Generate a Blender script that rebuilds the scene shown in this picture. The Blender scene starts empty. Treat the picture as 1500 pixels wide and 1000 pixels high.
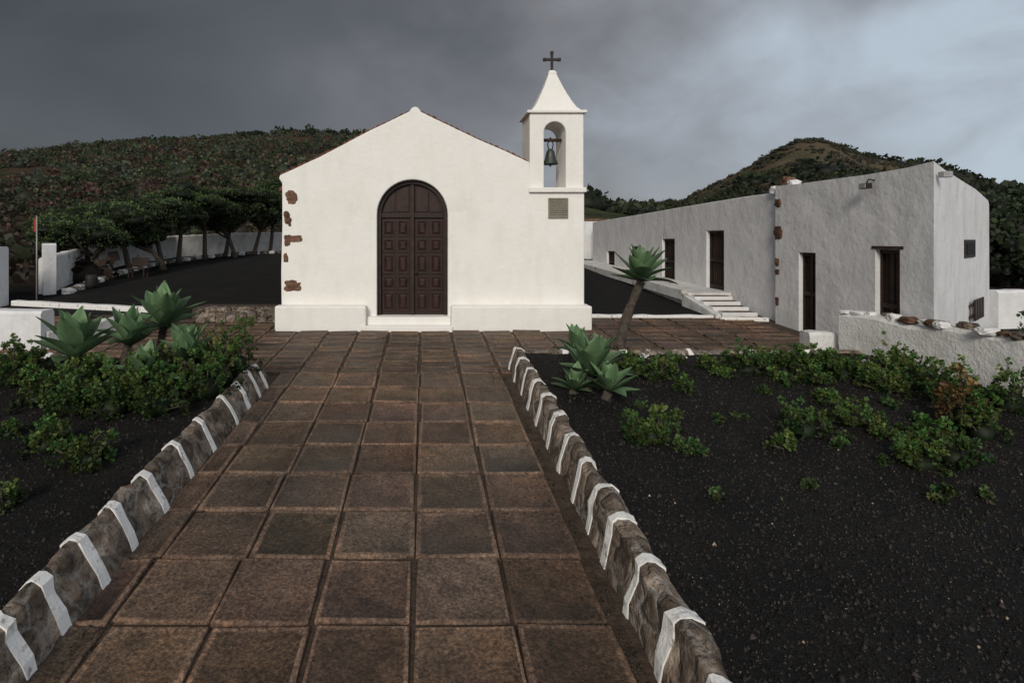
import bpy, bmesh, math, random
import numpy as np
from mathutils import Vector, noise
random.seed(7); rng=np.random.default_rng(7)
S=bpy.context.scene
S.view_settings.view_transform='Standard'
try: S.view_settings.look='None'
except Exception: pass
SL=0.0625; CH=2.5; F=800.
def PL(y): return SL*y
def G(px,py,off=0.0):
    Y=F*(CH-off)/(py-300.); return ((px-620)*Y/F, Y, PL(Y)+off)
# ------------------------------------------------------------ materials
def newmat(name):
    m=bpy.data.materials.new(name); m.use_nodes=True
    nt=m.node_tree; b=nt.nodes['Principled BSDF']; return m,nt,b
def N(nt,t,**k):
    n=nt.nodes.new(t)
    for a,v in k.items(): setattr(n,a,v)
    return n
def ramp(nt,src,stops):
    r=N(nt,'ShaderNodeValToRGB'); e=r.color_ramp.elements
    while len(e)<len(stops): e.new(0.5)
    for i,(p,c) in enumerate(stops):
        e[i].position=p; e[i].color=(*c,1) if len(c)==3 else c
    nt.links.new(src,r.inputs['Fac']); return r
def noisetex(nt,co,scale,detail=6,rough=.6,dist=0):
    n=N(nt,'ShaderNodeTexNoise'); n.inputs['Scale'].default_value=scale
    n.inputs['Detail'].default_value=detail; n.inputs['Roughness'].default_value=rough
    n.inputs['Distortion'].default_value=dist
    nt.links.new(co,n.inputs['Vector']); return n
def mix(nt,fac,a,b,mode='MIX'):
    m=N(nt,'ShaderNodeMix',data_type='RGBA',blend_type=mode)
    for s,v in ((m.inputs[0],fac),(m.inputs[6],a),(m.inputs[7],b)):
        if hasattr(v,'type') and hasattr(v,'node'): nt.links.new(v,s)
        elif isinstance(v,(int,float)): s.default_value=v
        else: s.default_value=(*v,1)
    return m.outputs[2]
def bump(nt,b,h,dist,strength=1.,prev=None):
    n=N(nt,'ShaderNodeBump'); n.inputs['Distance'].default_value=dist; n.inputs['Strength'].default_value=strength
    nt.links.new(h,n.inputs['Height'])
    if prev: nt.links.new(prev.outputs[0],n.inputs['Normal'])
    nt.links.new(n.outputs[0],b.inputs['Normal']); return n
def noisy(name,stops,scale,rough=.85,bumps=((20,.01),),detail=6,spec=.3,stain=None,cells=None):
    m,nt,b=newmat(name); co=N(nt,'ShaderNodeTexCoord').outputs['Object']
    n=noisetex(nt,co,scale,detail); r=ramp(nt,n.outputs['Fac'],stops); col=r.outputs[0]
    prev=None
    if stain:
        mp=N(nt,'ShaderNodeMapping'); mp.inputs['Scale'].default_value=(2.2,2.2,.7); nt.links.new(co,mp.inputs[0])
        n2=noisetex(nt,mp.outputs[0],1.6,7,.6); r2=ramp(nt,n2.outputs['Fac'],[(.48,(1,1,1)),(.8,stain)])
        col=mix(nt,1.0,col,r2.outputs[0],'MULTIPLY')
    if cells:
        nd=noisetex(nt,co,5,3,.6); av=N(nt,'ShaderNodeVectorMath',operation='MULTIPLY_ADD'); nt.links.new(nd.outputs['Color'],av.inputs[0]); av.inputs[1].default_value=(.12,.12,.12); nt.links.new(co,av.inputs[2])
        v=N(nt,'ShaderNodeTexVoronoi'); v.inputs['Scale'].default_value=cells; nt.links.new(av.outputs[0],v.inputs['Vector'])
        v2=N(nt,'ShaderNodeTexVoronoi',feature='DISTANCE_TO_EDGE'); v2.inputs['Scale'].default_value=cells; nt.links.new(av.outputs[0],v2.inputs['Vector'])
        rc=ramp(nt,v.outputs['Color'],[(0,(.4,.38,.37)),(.5,(.95,.9,.85)),(1,(1.8,1.7,1.6))]); col=mix(nt,1.,col,rc.outputs[0],'MULTIPLY')
        re=ramp(nt,v2.outputs['Distance'],[(.03,(1,1,1)),(.10,(0,0,0))]); n5=noisetex(nt,co,3,4,.6); r5=ramp(nt,n5.outputs['Fac'],[(.42,(0,0,0)),(.6,(.85,.85,.85))])
        fac=mix(nt,1.,re.outputs[0],r5.outputs[0],'MULTIPLY')
        col=mix(nt,fac,col,(.32,.30,.27))
        rb_=ramp(nt,v2.outputs['Distance'],[(0,(0,0,0)),(.2,(1,1,1))]); prev=bump(nt,b,rb_.outputs[0],.03)
    nt.links.new(col,b.inputs['Base Color']); b.inputs['Roughness'].default_value=rough
    b.inputs['Specular IOR Level'].default_value=spec
    for s,d in bumps:
        q=noisetex(nt,co,s,5,.6); prev=bump(nt,b,q.outputs['Fac'],d,1.,prev)
    return m
M_plaster=noisy('plaster_white',[(.3,(.79,.77,.725)),(.6,(.82,.805,.77))],1.1,.9,((1.6,.03),(12,.006),(90,.0015)),stain=(.92,.91,.885))
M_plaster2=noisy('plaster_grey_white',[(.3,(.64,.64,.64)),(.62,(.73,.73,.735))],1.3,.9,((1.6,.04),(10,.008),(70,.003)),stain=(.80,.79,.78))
M_limewash=noisy('limewash_old',[(.30,(.18,.15,.12)),(.37,(.58,.57,.55)),(.7,(.74,.74,.73))],2.8,.9,((4,.03),(25,.012)),stain=(.7,.68,.65))
M_whitepaint=noisy('white_paint',[(.33,(.34,.32,.29)),(.42,(.78,.77,.75))],14,.8,((30,.01),))
M_rubble=noisy('rubble_stone',[(.30,(.050,.040,.033)),(.45,(.145,.115,.092)),(.58,(.24,.20,.165)),(.72,(.44,.41,.37))],6.5,.92,((9,.04),(45,.02)),cells=5.5)
M_lava=noisy('basalt_stone',[(.35,(.05,.03,.02)),(.6,(.15,.08,.05))],9,.9,((25,.04),))
M_redstone=noisy('reddish_stone',[(.3,(.08,.045,.03)),(.6,(.20,.11,.07)),(.75,(.36,.27,.22))],7,.95,((18,.05),))
M_wood=noisy('dark_wood',[(.3,(.010,.006,.004)),(.7,(.032,.014,.010))],7,.5,((40,.003),),spec=.3)
M_wood2=noisy('panel_wood',[(.3,(.012,.006,.004)),(.7,(.042,.017,.012))],7,.5,((40,.003),),spec=.3)
M_wood3=noisy('weathered_wood',[(.3,(.018,.011,.008)),(.7,(.062,.034,.023))],6,.7,((40,.006),))
M_tilered=noisy('roof_tile',[(.3,(.09,.035,.022)),(.7,(.25,.10,.06))],8,.9,((30,.01),))
M_iron=noisy('iron',[(.3,(.012,.011,.010)),(.7,(.03,.025,.022))],20,.6)
M_bronze=noisy('bronze',[(.3,(.012,.018,.015)),(.7,(.045,.06,.05))],14,.45,((30,.004),),spec=.6)
M_slate=noisy('plaque_stone',[(.3,(.17,.155,.12)),(.7,(.25,.23,.18))],10,.7)
M_dark=noisy('dark_interior',[(.3,(.006,.006,.006)),(.7,(.012,.011,.010))],5,.8)
M_glass=noisy('lamp_glass',[(.3,(.25,.25,.25)),(.7,(.35,.35,.34))],5,.2)
M_red=noisy('red_cloth',[(.3,(.3,.03,.02)),(.7,(.45,.05,.03))],5,.8)
M_mortar=noisy('mortar_ground',[(.3,(.034,.024,.017)),(.7,(.10,.070,.050))],9,.8,((40,.02),))
M_trunk=noisy('bark',[(.3,(.035,.026,.02)),(.7,(.12,.10,.08))],14,.95,((30,.03),))
def gravel(name):
    m,nt,b=newmat(name); co=N(nt,'ShaderNodeTexCoord').outputs['Object']
    n=noisetex(nt,co,1.3,8,.7); r=ramp(nt,n.outputs['Fac'],[(.3,(.0075,.0072,.0075)),(.6,(.016,.0145,.0135)),(.8,(.030,.025,.021))])
    v=N(nt,'ShaderNodeTexVoronoi'); v.inputs['Scale'].default_value=70; nt.links.new(co,v.inputs['Vector'])
    r2=ramp(nt,v.outputs['Color'],[(0,(.4,.4,.4)),(.8,(1.5,1.5,1.5)),(1,(3.,2.9,2.8))])
    nt.links.new(mix(nt,1.,r.outputs[0],r2.outputs[0],'MULTIPLY'),b.inputs['Base Color'])
    b.inputs['Roughness'].default_value=.9; b.inputs['Specular IOR Level'].default_value=.2
    p=bump(nt,b,v.outputs['Distance'],.02); q=noisetex(nt,co,14,6,.7); bump(nt,b,q.outputs['Fac'],.06,1.,p)
    return m
M_gravel=gravel('volcanic_gravel')
def attrmat(name,rough=.7,bs=None,var=.3,nscale=8,spec=.3,trans=0.,grain=None):
    m,nt,b=newmat(name); co=N(nt,'ShaderNodeTexCoord').outputs['Object']
    a=N(nt,'ShaderNodeAttribute',attribute_name='Col')
    n=noisetex(nt,co,nscale,6,.7); r=ramp(nt,n.outputs['Fac'],[(.3,(1-var,)*3),(.7,(1+var,)*3)])
    c=mix(nt,1.,a.outputs['Color'],r.outputs[0],'MULTIPLY')
    b.inputs['Roughness'].default_value=rough
    if grain:
        g1=noisetex(nt,co,grain,3,.8); r3=ramp(nt,g1.outputs['Fac'],[(.35,(.45,.45,.47)),(.5,(1,1,1)),(.68,(2.0,1.9,1.75))]); c=mix(nt,1.,c,r3.outputs[0],'MULTIPLY')
        g2=noisetex(nt,co,.9,6,.62); r4=ramp(nt,g2.outputs['Fac'],[(.35,(.58,.60,.62)),(.52,(1,1,1)),(.68,(1.35,1.22,1.1))]); c=mix(nt,1.,c,r4.outputs[0],'MULTIPLY')
        r6=ramp(nt,g2.outputs['Fac'],[(.38,(.42,)*3),(.6,(.70,)*3)]); nt.links.new(r6.outputs[0],b.inputs['Roughness'])
    nt.links.new(c,b.inputs['Base Color'])
    b.inputs['Specular IOR Level'].default_value=spec
    prev=None
    for s,d in (bs or ()):
        q=noisetex(nt,co,s,5,.65); prev=bump(nt,b,q.outputs['Fac'],d,1.,prev)
    if trans:
        t=N(nt,'ShaderNodeBsdfTranslucent'); nt.links.new(a.outputs['Color'],t.inputs['Color'])
        mx=N(nt,'ShaderNodeMixShader'); mx.inputs[0].default_value=trans
        nt.links.new(b.outputs[0],mx.inputs[1]); nt.links.new(t.outputs[0],mx.inputs[2])
        nt.links.new(mx.outputs[0],nt.nodes['Material Output'].inputs['Surface'])
    return m
M_tile=attrmat('stone_tile',.5,((7,.025),(60,.012)),.4,6,.3,0,42)
M_leaf=attrmat('foliage',.6,None,.2,5,.3,.2)
M_agave=attrmat('agave_leaf',.5,((12,.006),),.15,6,.4,.1)
M_terr=attrmat('hill_soil',.95,((.6,.5),(4,.12)),.5,1.2,.1)
M_peb=attrmat('pebbles',.9,None,.1,5,.2)
# ------------------------------------------------------------ mesh helpers
def link(o,parent=None):
    S.collection.objects.link(o)
    if parent: o.parent=parent
    return o
def empty(name,loc=(0,0,0)):
    e=bpy.data.objects.new(name,None); e.empty_display_size=.3; link(e); return e
def mesh(name,v,f,mat,parent=None,smooth=False,bevel=0,cols=None,recalc=False):
    me=bpy.data.meshes.new(name); me.from_pydata([tuple(map(float,p)) for p in v],[],f); me.update()
    if recalc:
        bm=bmesh.new(); bm.from_mesh(me); bmesh.ops.recalc_face_normals(bm,faces=bm.faces); bm.to_mesh(me); bm.free()
    me.materials.append(mat)
    if smooth: me.polygons.foreach_set('use_smooth',[True]*len(me.polygons))
    o=bpy.data.objects.new(name,me); link(o,parent)
    if bevel:
        b=o.modifiers.new('b','BEVEL'); b.width=bevel; b.segments=2; b.limit_method='ANGLE'; b.angle_limit=.6
    return o
def npmesh(name,V,Fq,C,mat,parent=None,smooth=False):
    me=bpy.data.meshes.new(name); k=Fq.shape[1]
    me.vertices.add(len(V)); me.vertices.foreach_set('co',V.astype(np.float32).ravel())
    me.loops.add(Fq.size); me.loops.foreach_set('vertex_index',Fq.astype(np.int32).ravel())
    me.polygons.add(len(Fq)); me.polygons.foreach_set('loop_start',np.arange(0,Fq.size,k,dtype=np.int32))
    me.polygons.foreach_set('loop_total',np.full(len(Fq),k,dtype=np.int32))
    me.update(calc_edges=True)
    at=me.color_attributes.new('Col','FLOAT_COLOR','POINT')
    c=np.ones((len(V),4),np.float32); c[:,:3]=C; at.data.foreach_set('color',c.ravel())
    if smooth: me.polygons.foreach_set('use_smooth',[True]*len(Fq))
    me.materials.append(mat); me.validate()
    return link(bpy.data.objects.new(name,me),parent)
BF=[(0,1,2,3),(7,6,5,4),(0,4,5,1),(1,5,6,2),(2,6,7,3),(3,7,4,0)]
def box(name,x0,x1,y0,y1,z0,z1,mat,parent=None,bevel=.01):
    v=[(x0,y0,z0),(x1,y0,z0),(x1,y1,z0),(x0,y1,z0),(x0,y0,z1),(x1,y0,z1),(x1,y1,z1),(x0,y1,z1)]
    return mesh(name,v,BF,mat,parent,bevel=bevel,recalc=True)
def prism(name,pts,fn0,fn1,mat,parent=None,bevel=.02):
    n=len(pts); v=[fn0(*p) for p in pts]+[fn1(*p) for p in pts]
    f=[tuple(range(n)),tuple(range(2*n-1,n-1,-1))]+[(i,(i+1)%n,(i+1)%n+n,i+n) for i in range(n)]
    return mesh(name,v,f,mat,parent,bevel=bevel,recalc=True)
def tube(name,pts,rad,mat,parent=None,seg=8,wob=0):
    v=[];f=[]
    for i,p in enumerate(pts):
        p=Vector(p); a=Vector(pts[max(i-1,0)]); b=Vector(pts[min(i+1,len(pts)-1)]); d=(b-a).normalized()
        u=d.cross(Vector((0.3,1,.1))).normalized(); w=d.cross(u)
        for k in range(seg):
            t=2*math.pi*k/seg; r=rad[i]*(1+wob*random.uniform(-1,1)); v.append(p+u*math.cos(t)*r+w*math.sin(t)*r)
    for i in range(len(pts)-1):
        for k in range(seg): f.append((i*seg+k,i*seg+(k+1)%seg,(i+1)*seg+(k+1)%seg,(i+1)*seg+k))
    f.append(tuple(range(seg))[::-1]); f.append(tuple((len(pts)-1)*seg+k for k in range(seg)))
    return mesh(name,v,f,mat,parent,smooth=True)
def lathe(name,prof,c,mat,parent=None,seg=24):
    v=[];f=[]
    for r,z in prof:
        for k in range(seg):
            t=2*math.pi*k/seg; v.append((c[0]+r*math.cos(t),c[1]+r*math.sin(t),c[2]+z))
    for i in range(len(prof)-1):
        for k in range(seg): f.append((i*seg+k,i*seg+(k+1)%seg,(i+1)*seg+(k+1)%seg,(i+1)*seg+k))
    return mesh(name,v,f,mat,parent,smooth=True)
def stone(name,c,s,mat,parent=None):
    bm=bmesh.new(); bmesh.ops.create_icosphere(bm,subdivisions=3,radius=1)
    off=Vector((random.uniform(0,50),)*3)
    for q in bm.verts:
        d=q.co.copy(); m=max(abs(d.x),abs(d.y),abs(d.z)); d=d.lerp(d/m,.65)
        d*=1+.28*noise.noise(d*1.7+off)
        q.co=Vector((c[0]+d.x*s[0],c[1]+d.y*s[1],c[2]+d.z*s[2]))
    me=bpy.data.meshes.new(name); bm.to_mesh(me); bm.free(); me.materials.append(mat)
    return link(bpy.data.objects.new(name,me),parent)
# ------------------------------------------------------------ leaf clouds
def leafquads(P,D,size,C,wid=.5):
    n=len(P); R=rng.normal(size=(n,3)); W=np.cross(D,R); W/=np.linalg.norm(W,axis=1)[:,None]+1e-9
    s=size[:,None] if np.ndim(size) else size
    V=np.stack([P,P+D*s*.55+W*s*wid,P+D*s,P+D*s*.55-W*s*wid],1).reshape(-1,3)
    return V,np.arange(4*n).reshape(n,4),np.repeat(C,4,0)
def rdir(n,up=0.):
    d=rng.normal(size=(n,3)); d[:,2]+=up; return d/np.linalg.norm(d,axis=1)[:,None]
class Acc:
    def __init__(s): s.V=[];s.F=[];s.C=[];s.n=0
    def add(s,V,F_,C): s.V.append(V); s.F.append(F_+s.n); s.C.append(C); s.n+=len(V)
    def out(s,name,mat,parent=None,smooth=False): return npmesh(name,np.concatenate(s.V),np.concatenate(s.F),np.concatenate(s.C),mat,parent,smooth)
bm=bmesh.new(); bmesh.ops.create_icosphere(bm,subdivisions=2,radius=1)
ICO=np.array([v.co[:] for v in bm.verts]); ICOF=np.array([[v.index for v in f.verts] for f in bm.faces]); bm.free()
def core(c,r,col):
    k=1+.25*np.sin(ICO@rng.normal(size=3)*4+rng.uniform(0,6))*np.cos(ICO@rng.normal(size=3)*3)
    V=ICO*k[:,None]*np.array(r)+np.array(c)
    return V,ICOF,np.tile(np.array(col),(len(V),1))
def clump(accq,c,r,n,size,col,up=.4,var=.35,shell=.75):
    d=rdir(n,.25); rr=rng.uniform(shell,1.08,n)[:,None]
    P=np.array(c)+d*rr*np.array(r)
    D=d+rng.normal(size=(n,3))*.6; D[:,2]+=up; D/=np.linalg.norm(D,axis=1)[:,None]
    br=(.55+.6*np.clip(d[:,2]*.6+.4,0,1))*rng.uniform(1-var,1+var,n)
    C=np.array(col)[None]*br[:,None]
    V,Fq,CC=leafquads(P,D,size*rng.uniform(.6,1.3,n),C); accq.add(V,Fq,CC)
# ------------------------------------------------------------ camera
cam=bpy.data.cameras.new('camera'); co=bpy.data.objects.new('camera',cam); link(co)
co.location=(0,0,CH); co.rotation_euler=(math.radians(90),0,0)
cam.sensor_width=36; cam.lens=19.2; cam.shift_x=130/1500; cam.shift_y=-150/1500; cam.clip_end=3000; cam.clip_start=.05
S.camera=co
# ------------------------------------------------------------ world
w=bpy.data.worlds.new('World'); S.world=w; w.use_nodes=True; nt=w.node_tree
bg=nt.nodes['Background']
sky=N(nt,'ShaderNodeTexSky',sky_type='NISHITA'); sky.sun_disc=False
sky.sun_elevation=math.radians(28); sky.sun_rotation=math.radians(197)
nt.links.new(sky.outputs[0],bg.inputs[0]); bg.inputs[1].default_value=.08
tc=N(nt,'ShaderNodeTexCoord').outputs['Generated']
mp=N(nt,'ShaderNodeMapping'); mp.inputs['Scale'].default_value=(1,1,1.5); mp.inputs['Rotation'].default_value=(0,.5,0); mp.inputs['Location'].default_value=(.3,0,.2); nt.links.new(tc,mp.inputs[0])
n1=noisetex(nt,mp.outputs[0],1.9,6,.45,.4); n2=noisetex(nt,mp.outputs[0],4.6,8,.52,.35)
sx=N(nt,'ShaderNodeSeparateXYZ'); nt.links.new(tc,sx.inputs[0])
def math_(op,a,b=None,clamp=False):
    m=N(nt,'ShaderNodeMath',operation=op,use_clamp=clamp)
    for i,v in enumerate((a,b)):
        if v is None: continue
        if hasattr(v,'node'): nt.links.new(v,m.inputs[i])
        else: m.inputs[i].default_value=v
    return m.outputs[0]
g=math_('ADD',math_('MULTIPLY',sx.outputs['X'],.68),.44)
g=math_('ADD',g,math_('MULTIPLY',math_('SUBTRACT',n1.outputs['Fac'],.5),.85))
amp2=math_('ADD',math_('MULTIPLY',sx.outputs['X'],.85),.32,True)
g=math_('ADD',g,math_('MULTIPLY',math_('SUBTRACT',n2.outputs['Fac'],.5),amp2))
back=math_('MULTIPLY',math_('SUBTRACT',.0,sx.outputs['Y']),.9,True)
r=ramp(nt,g,[(0,(.050,.055,.063)),(.30,(.110,.115,.124)),(.52,(.20,.202,.215)),(.75,(.33,.355,.395)),(1,(.48,.56,.64))])
col=mix(nt,back,r.outputs[0],(.78,.79,.82))
bg2=N(nt,'ShaderNodeBackground'); nt.links.new(col,bg2.inputs[0]); bg2.inputs[1].default_value=1.0
ms=N(nt,'ShaderNodeMixShader'); ms.inputs[0].default_value=.93
nt.links.new(bg.outputs[0],ms.inputs[1]); nt.links.new(bg2.outputs[0],ms.inputs[2])
nt.links.new(ms.outputs[0],nt.nodes['World Output'].inputs['Surface'])
sl=bpy.data.lights.new('sun','SUN'); sl.energy=2.05; sl.angle=math.radians(16); sl.color=(1,.93,.82)
so=bpy.data.objects.new('sun',sl); link(so)
so.rotation_euler=Vector((.27,.92,-.50)).to_track_quat('-Z','Y').to_euler()
# ------------------------------------------------------------ terrain
LX=[-400,-250,-150,-85,-50.6,-27.5,-10.3,5,20,40,70,400]; LZ=[8,12,16,18.0,21.6,23.2,22.8,18,10,4,2,2]
RX=[-400,0,30,45,71,78.7,90,97,103,108,113,120,130,142,158,200,400]; RZ=[2,5,7,10,12.0,15.5,21.5,25.6,28.4,28.6,27.2,23.6,21.8,21.0,15,9,8]
def fbm(x,y,s,o=4):
    return noise.fractal(Vector((x/s,y/s,3.3)),1.0,2.0,o)
def TH(x,y,nz=True):
    b=SL*max(min(y,34),-40)
    if y<=30: return b
    t=min(max((y-32)/78.,0),1); t=t*(1.25-.25*t) if t<1 else 1
    hl=(np.interp(x,LX,LZ)-2.1)*t
    if y>115: hl*=max(0,1-(y-115)/160.)
    t2=min(max((y-40)/110.,0),1); t2=t2*t2*(3-2*t2)
    hr=(np.interp(x*150./min(max(y,95),175),RX,RZ)-2.1)*t2
    if y>155: hr*=max(.1,1-(y-155)/120.)
    h=max(hl,hr)
    k=min((y-30)/30.,1)
    return b+h+(fbm(x,y,14)*.8*k+fbm(x,y,5)*.25*k if nz else 0)
xs=np.unique(np.concatenate([np.linspace(-420,-100,24),np.arange(-100,190,1.6),np.linspace(190,450,20)]))
ys=np.unique(np.concatenate([np.linspace(-60,10,15),[11.4,12.0],np.arange(13,30,1.),np.arange(30,175,1.5),np.geomspace(175,600,20)]))
V=[];C=[]
for y in ys:
    for x in xs:
        z=TH(x,y)-(.07 if y<11.7 else 0); V.append((x,y,z))
        n=fbm(x+50,y,9,5); n2_=fbm(x,y+90,25,3); n3=fbm(x+9,y+40,3.5,3)
        hillc=np.array([.085,.060,.038]) if n>.08 else np.array([.036,.042,.020])
        hillc=hillc*(1+.6*n3)
        if n2_>.25: hillc=hillc*.6+np.array([.10,.056,.036])*.5
        if x>35: hillc=hillc*.45+np.array([.078,.062,.038])*.75*min(1,.5+max(z-8,0)/18)
        nearc=np.array([.0095,.009,.009])
        t=min(max((y-29)/4,0),1)
        if x<-12.5 and y>10: t=1; hillc=hillc*.6
        if x>13: t=max(t,.6)
        C.append(nearc*(1-t)+hillc*t)
V=np.array(V); C=np.array(C); nx=len(xs); ny=len(ys)
I=np.arange(nx*ny).reshape(ny,nx); Fq=np.stack([I[:-1,:-1],I[:-1,1:],I[1:,1:],I[1:,:-1]],-1).reshape(-1,4)
npmesh('ground_terrain',V,Fq,C,M_terr,smooth=True)
def sheet(name,poly,off,mat,res=.12,disp=.0,y0=None):
    a,b,c,d=[np.array(p,float) for p in poly]
    nu=max(2,int(np.linalg.norm(b-a)/res)); nv=max(2,int(np.linalg.norm(d-a)/res))
    V=[]
    for j in range(nv+1):
        for i in range(nu+1):
            u=i/nu; v=j/nv; p=(a*(1-u)+b*u)*(1-v)+(d*(1-u)+c*u)*v
            z=PL(p[1])+off+ (disp*noise.fractal(Vector((p[0]*1.3,p[1]*1.3,off)),1.,2.,4) if disp else 0)
            V.append((p[0],p[1],z))
    I=np.arange((nu+1)*(nv+1)).reshape(nv+1,nu+1); Fq=np.stack([I[:-1,:-1],I[:-1,1:],I[1:,1:],I[1:,:-1]],-1).reshape(-1,4)
    V=np.array(V); return npmesh(name,V,Fq,np.ones((len(V),3))*.02,mat,smooth=True)
sheet('yard_gravel',[(-10.4,12.0),(7.5,12.0),(7.5,29),(-8,29)],.012,M_gravel,.5)
# ------------------------------------------------------------ paving
sheet('paving_mortar',[(-10,-4),(7.6,-4),(7.6,12.0),(-10,12.0)],-.014,M_mortar,1.)
acc=Acc()
def tile(x0,x1,y0,y1,darker=1.,gap=.028):
    g=.5*gap; x0+=g+random.uniform(-.012,.012); x1-=g+random.uniform(-.012,.012); y0+=g+random.uniform(-.012,.012); y1-=g+random.uniform(-.012,.012)
    th=random.uniform(-.005,.005); V=[]
    w_=.012 if random.random()<.35 else .022
    ring=[(0,-.03),(0,.006),(.008,.013),(.008+w_,.0125),(.018+w_,.006)]
    tx=random.uniform(-.007,.007); ty=random.uniform(-.007,.007)
    base=np.array([.116,.080,.057])*random.uniform(.62,1.2)*darker*np.array([random.uniform(.92,1.12),1,random.uniform(.9,1.1)])
    rim=base*.45+np.array([.19,.125,.090])*random.uniform(.35,.85)*darker
    cc=[]; jit=[(random.uniform(-.012,.012),random.uniform(-.012,.012)) for _ in range(4)]
    for k,(ins,z) in enumerate(ring):
        for jj,(x,y,sx_,sy_) in enumerate(((x0+ins,y0+ins,-1,-1),(x1-ins,y0+ins,1,-1),(x1-ins,y1-ins,1,1),(x0+ins,y1-ins,-1,1))):
            jx,jy=jit[jj] if k>3 else (0,0)
            V.append((x+jx,y+jy,PL(y)+z+th+tx*sx_+ty*sy_)); cc.append(rim*(.5 if k==0 else 1.) if k<4 else base)
    F_=[]
    for k in range(4):
        for i in range(4): F_.append((k*4+i,k*4+(i+1)%4,(k+1)*4+(i+1)%4,(k+1)*4+i))
    F_.append((16,17,18,19)); acc.add(np.array(V),np.array(F_),np.array(cc))
T=.605
yy=3.25-T*9
while yy<7.6:
    sh=random.uniform(-.015,.015)
    for i in range(-3,2):
        a=-.06+.6*i+sh; tile(a,a+.6,yy,yy+T)
    tile(-2.13,-1.87+sh,yy,yy+T,.85)
    yy+=T
while yy<11.9:
    for i in range(-15,13):
        a=-.06+.6*i
        if a<-6 and yy<9: continue
        if yy>11.0 and -2.9<a<3.2: continue
        if a+.6>7.5: continue
        for hh in ((0,T/2),(T/2,T)) : tile(a,a+.6,yy+hh[0],yy+hh[1],.9,.055)
    yy+=T
acc.out('stone_paving',M_tile)
# ------------------------------------------------------------ garden beds
LBX=-2.08; RBX=1.22; OFF=.24
sheet('garden_bed',[(-9.5,-4),(LBX-.2,-4),(LBX-.2,7.75),(-9.5,8.6)],OFF,M_gravel,.07,.035)
sheet('garden_bed',[(RBX+.15,-4),(13,-4),(13,8.4),(RBX+.15,8.4)],OFF,M_gravel,.07,.035)
def curb(name,p0,p1,side,h=.30,bands=(),thick=.24,batter=.10):
    root=empty(name); p0=np.array(p0,float); p1=np.array(p1,float); L=np.linalg.norm(p1-p0); d=(p1-p0)/L; s=np.array(side,float)
    prof=[(0,-.06),(batter*.35,h*.3),(batter*.7,h*.65),(batter,h-.02),(batter+.025,h),(batter+thick-.04,h+.003),(batter+thick,h-.04),(batter+thick+.01,-.05)]
    def build(nm,a,b,out,mat,ns,amp):
        V=[];Fc=[]
        for i in range(ns+1):
            q=a+(b-a)*i/ns
            for k,(o,z) in enumerate(prof):
                nn=noise.fractal(Vector((q*2.3,k*.8,p0[0])),1.,2.,5)*amp; blk=noise.noise(Vector((round(q/.31)*7.7,k*.3,p0[1])))*.02
                oo=o+(nn+blk)*.8-(out if k<4 else 0)+(out if k>5 else 0); zz=z+nn*.5+blk+(out if 2<k<7 else 0)
                e=0
                if mat is M_whitepaint: e=noise.noise(Vector((k*1.9,a*5,i)))*.03*(1 if i in(0,ns) else 0)
                x=p0+d*(q+e)+s*oo; V.append((x[0],x[1],PL(x[1])+zz))
        m=len(prof)
        for i in range(ns):
            for k in range(m-1): Fc.append((i*m+k,(i+1)*m+k,(i+1)*m+k+1,i*m+k+1))
        Fc.append(tuple(range(m))); Fc.append(tuple(ns*m+k for k in range(m-1,-1,-1)))
        mesh(nm,V,Fc,mat,root,smooth=False,recalc=True)
    build('rubble',0,L,0,M_rubble,int(L/.05),.045)
    for i,bq in enumerate(bands):
        q=bq+random.uniform(-.015,.015); wd=random.uniform(.065,.09); build('white_band_%d'%i,q,q+wd,.009,M_whitepaint,3,.045)
    return root
lb=[7.45,7.13,6.67,6.2,5.53,4.98,4.4,3.95,3.54,3.17,2.88,2.52,2.15,1.75,1.3,.9,.5]
curb('stone_curb_wall',(LBX+.12,-4),(LBX-.04,7.65),(-1,0),.31,[4+y for y in lb],.10,.17)
rb=[8.25,7.75,7.2,6.68,6.2,5.62,5.1,4.6,4.18,3.76,3.31,2.86,2.45,2.0,1.55,1.1,.6]
curb('stone_curb_wall',(RBX-.06,-4),(RBX+.08,8.45),(1,0),.33,[4+y for y in rb],.13,.08)
curb('stone_edging',(RBX+.3,8.47),(6.9,8.47),(0,-1),.27,[.6,1.5,2.5,3.4,4.3],.15,.03)
curb('stone_edging',(-6.3,8.35),(LBX-.3,7.72),(.04,-1),.27,[.7,2.4,3.6],.15,.03)
def pebbles(name,n,xr,yr,smin,smax,colf,off):
    T4=np.array([[1,0,-.5],[-.5,.87,-.5],[-.5,-.87,-.5],[0,0,.8]]); a=Acc()
    base=np.array([[0,1,3],[1,2,3],[2,0,3],[0,2,1]])
    for i in range(n):
        y=yr[0]+(yr[1]-yr[0])*random.random()**1.5; x=random.uniform(*xr)
        s=random.uniform(smin,smax)*(1 if random.random()<.9 else 1.8); t=random.uniform(0,6.3)
        c,sn=math.cos(t),math.sin(t); P=T4*[random.uniform(.7,1.3),random.uniform(.6,1),random.uniform(.5,.9)]
        P=P@np.array([[c,sn,0],[-sn,c,0],[0,0,1]])*s
        z=PL(y)+off+(.035*noise.fractal(Vector((x*1.3,y*1.3,off)),1.,2.,4) if off>.1 else 0)
        a.add(P+[x,y,z+.2*s],base,np.tile(colf(),(4,1)))
    return a.out(name,M_peb)
dk=lambda: np.array([.022,.019,.018])*random.uniform(.35,2.5)
wh=lambda: np.array([.30,.27,.24])*random.uniform(.2,1.3)
pebbles('gravel_stones',26000,(1.5,7.5),(2.0,8.3),.006,.017,dk,OFF)
pebbles('gravel_stones',11000,(-7,-2.35),(2.0,7.6),.006,.017,dk,OFF)
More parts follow.
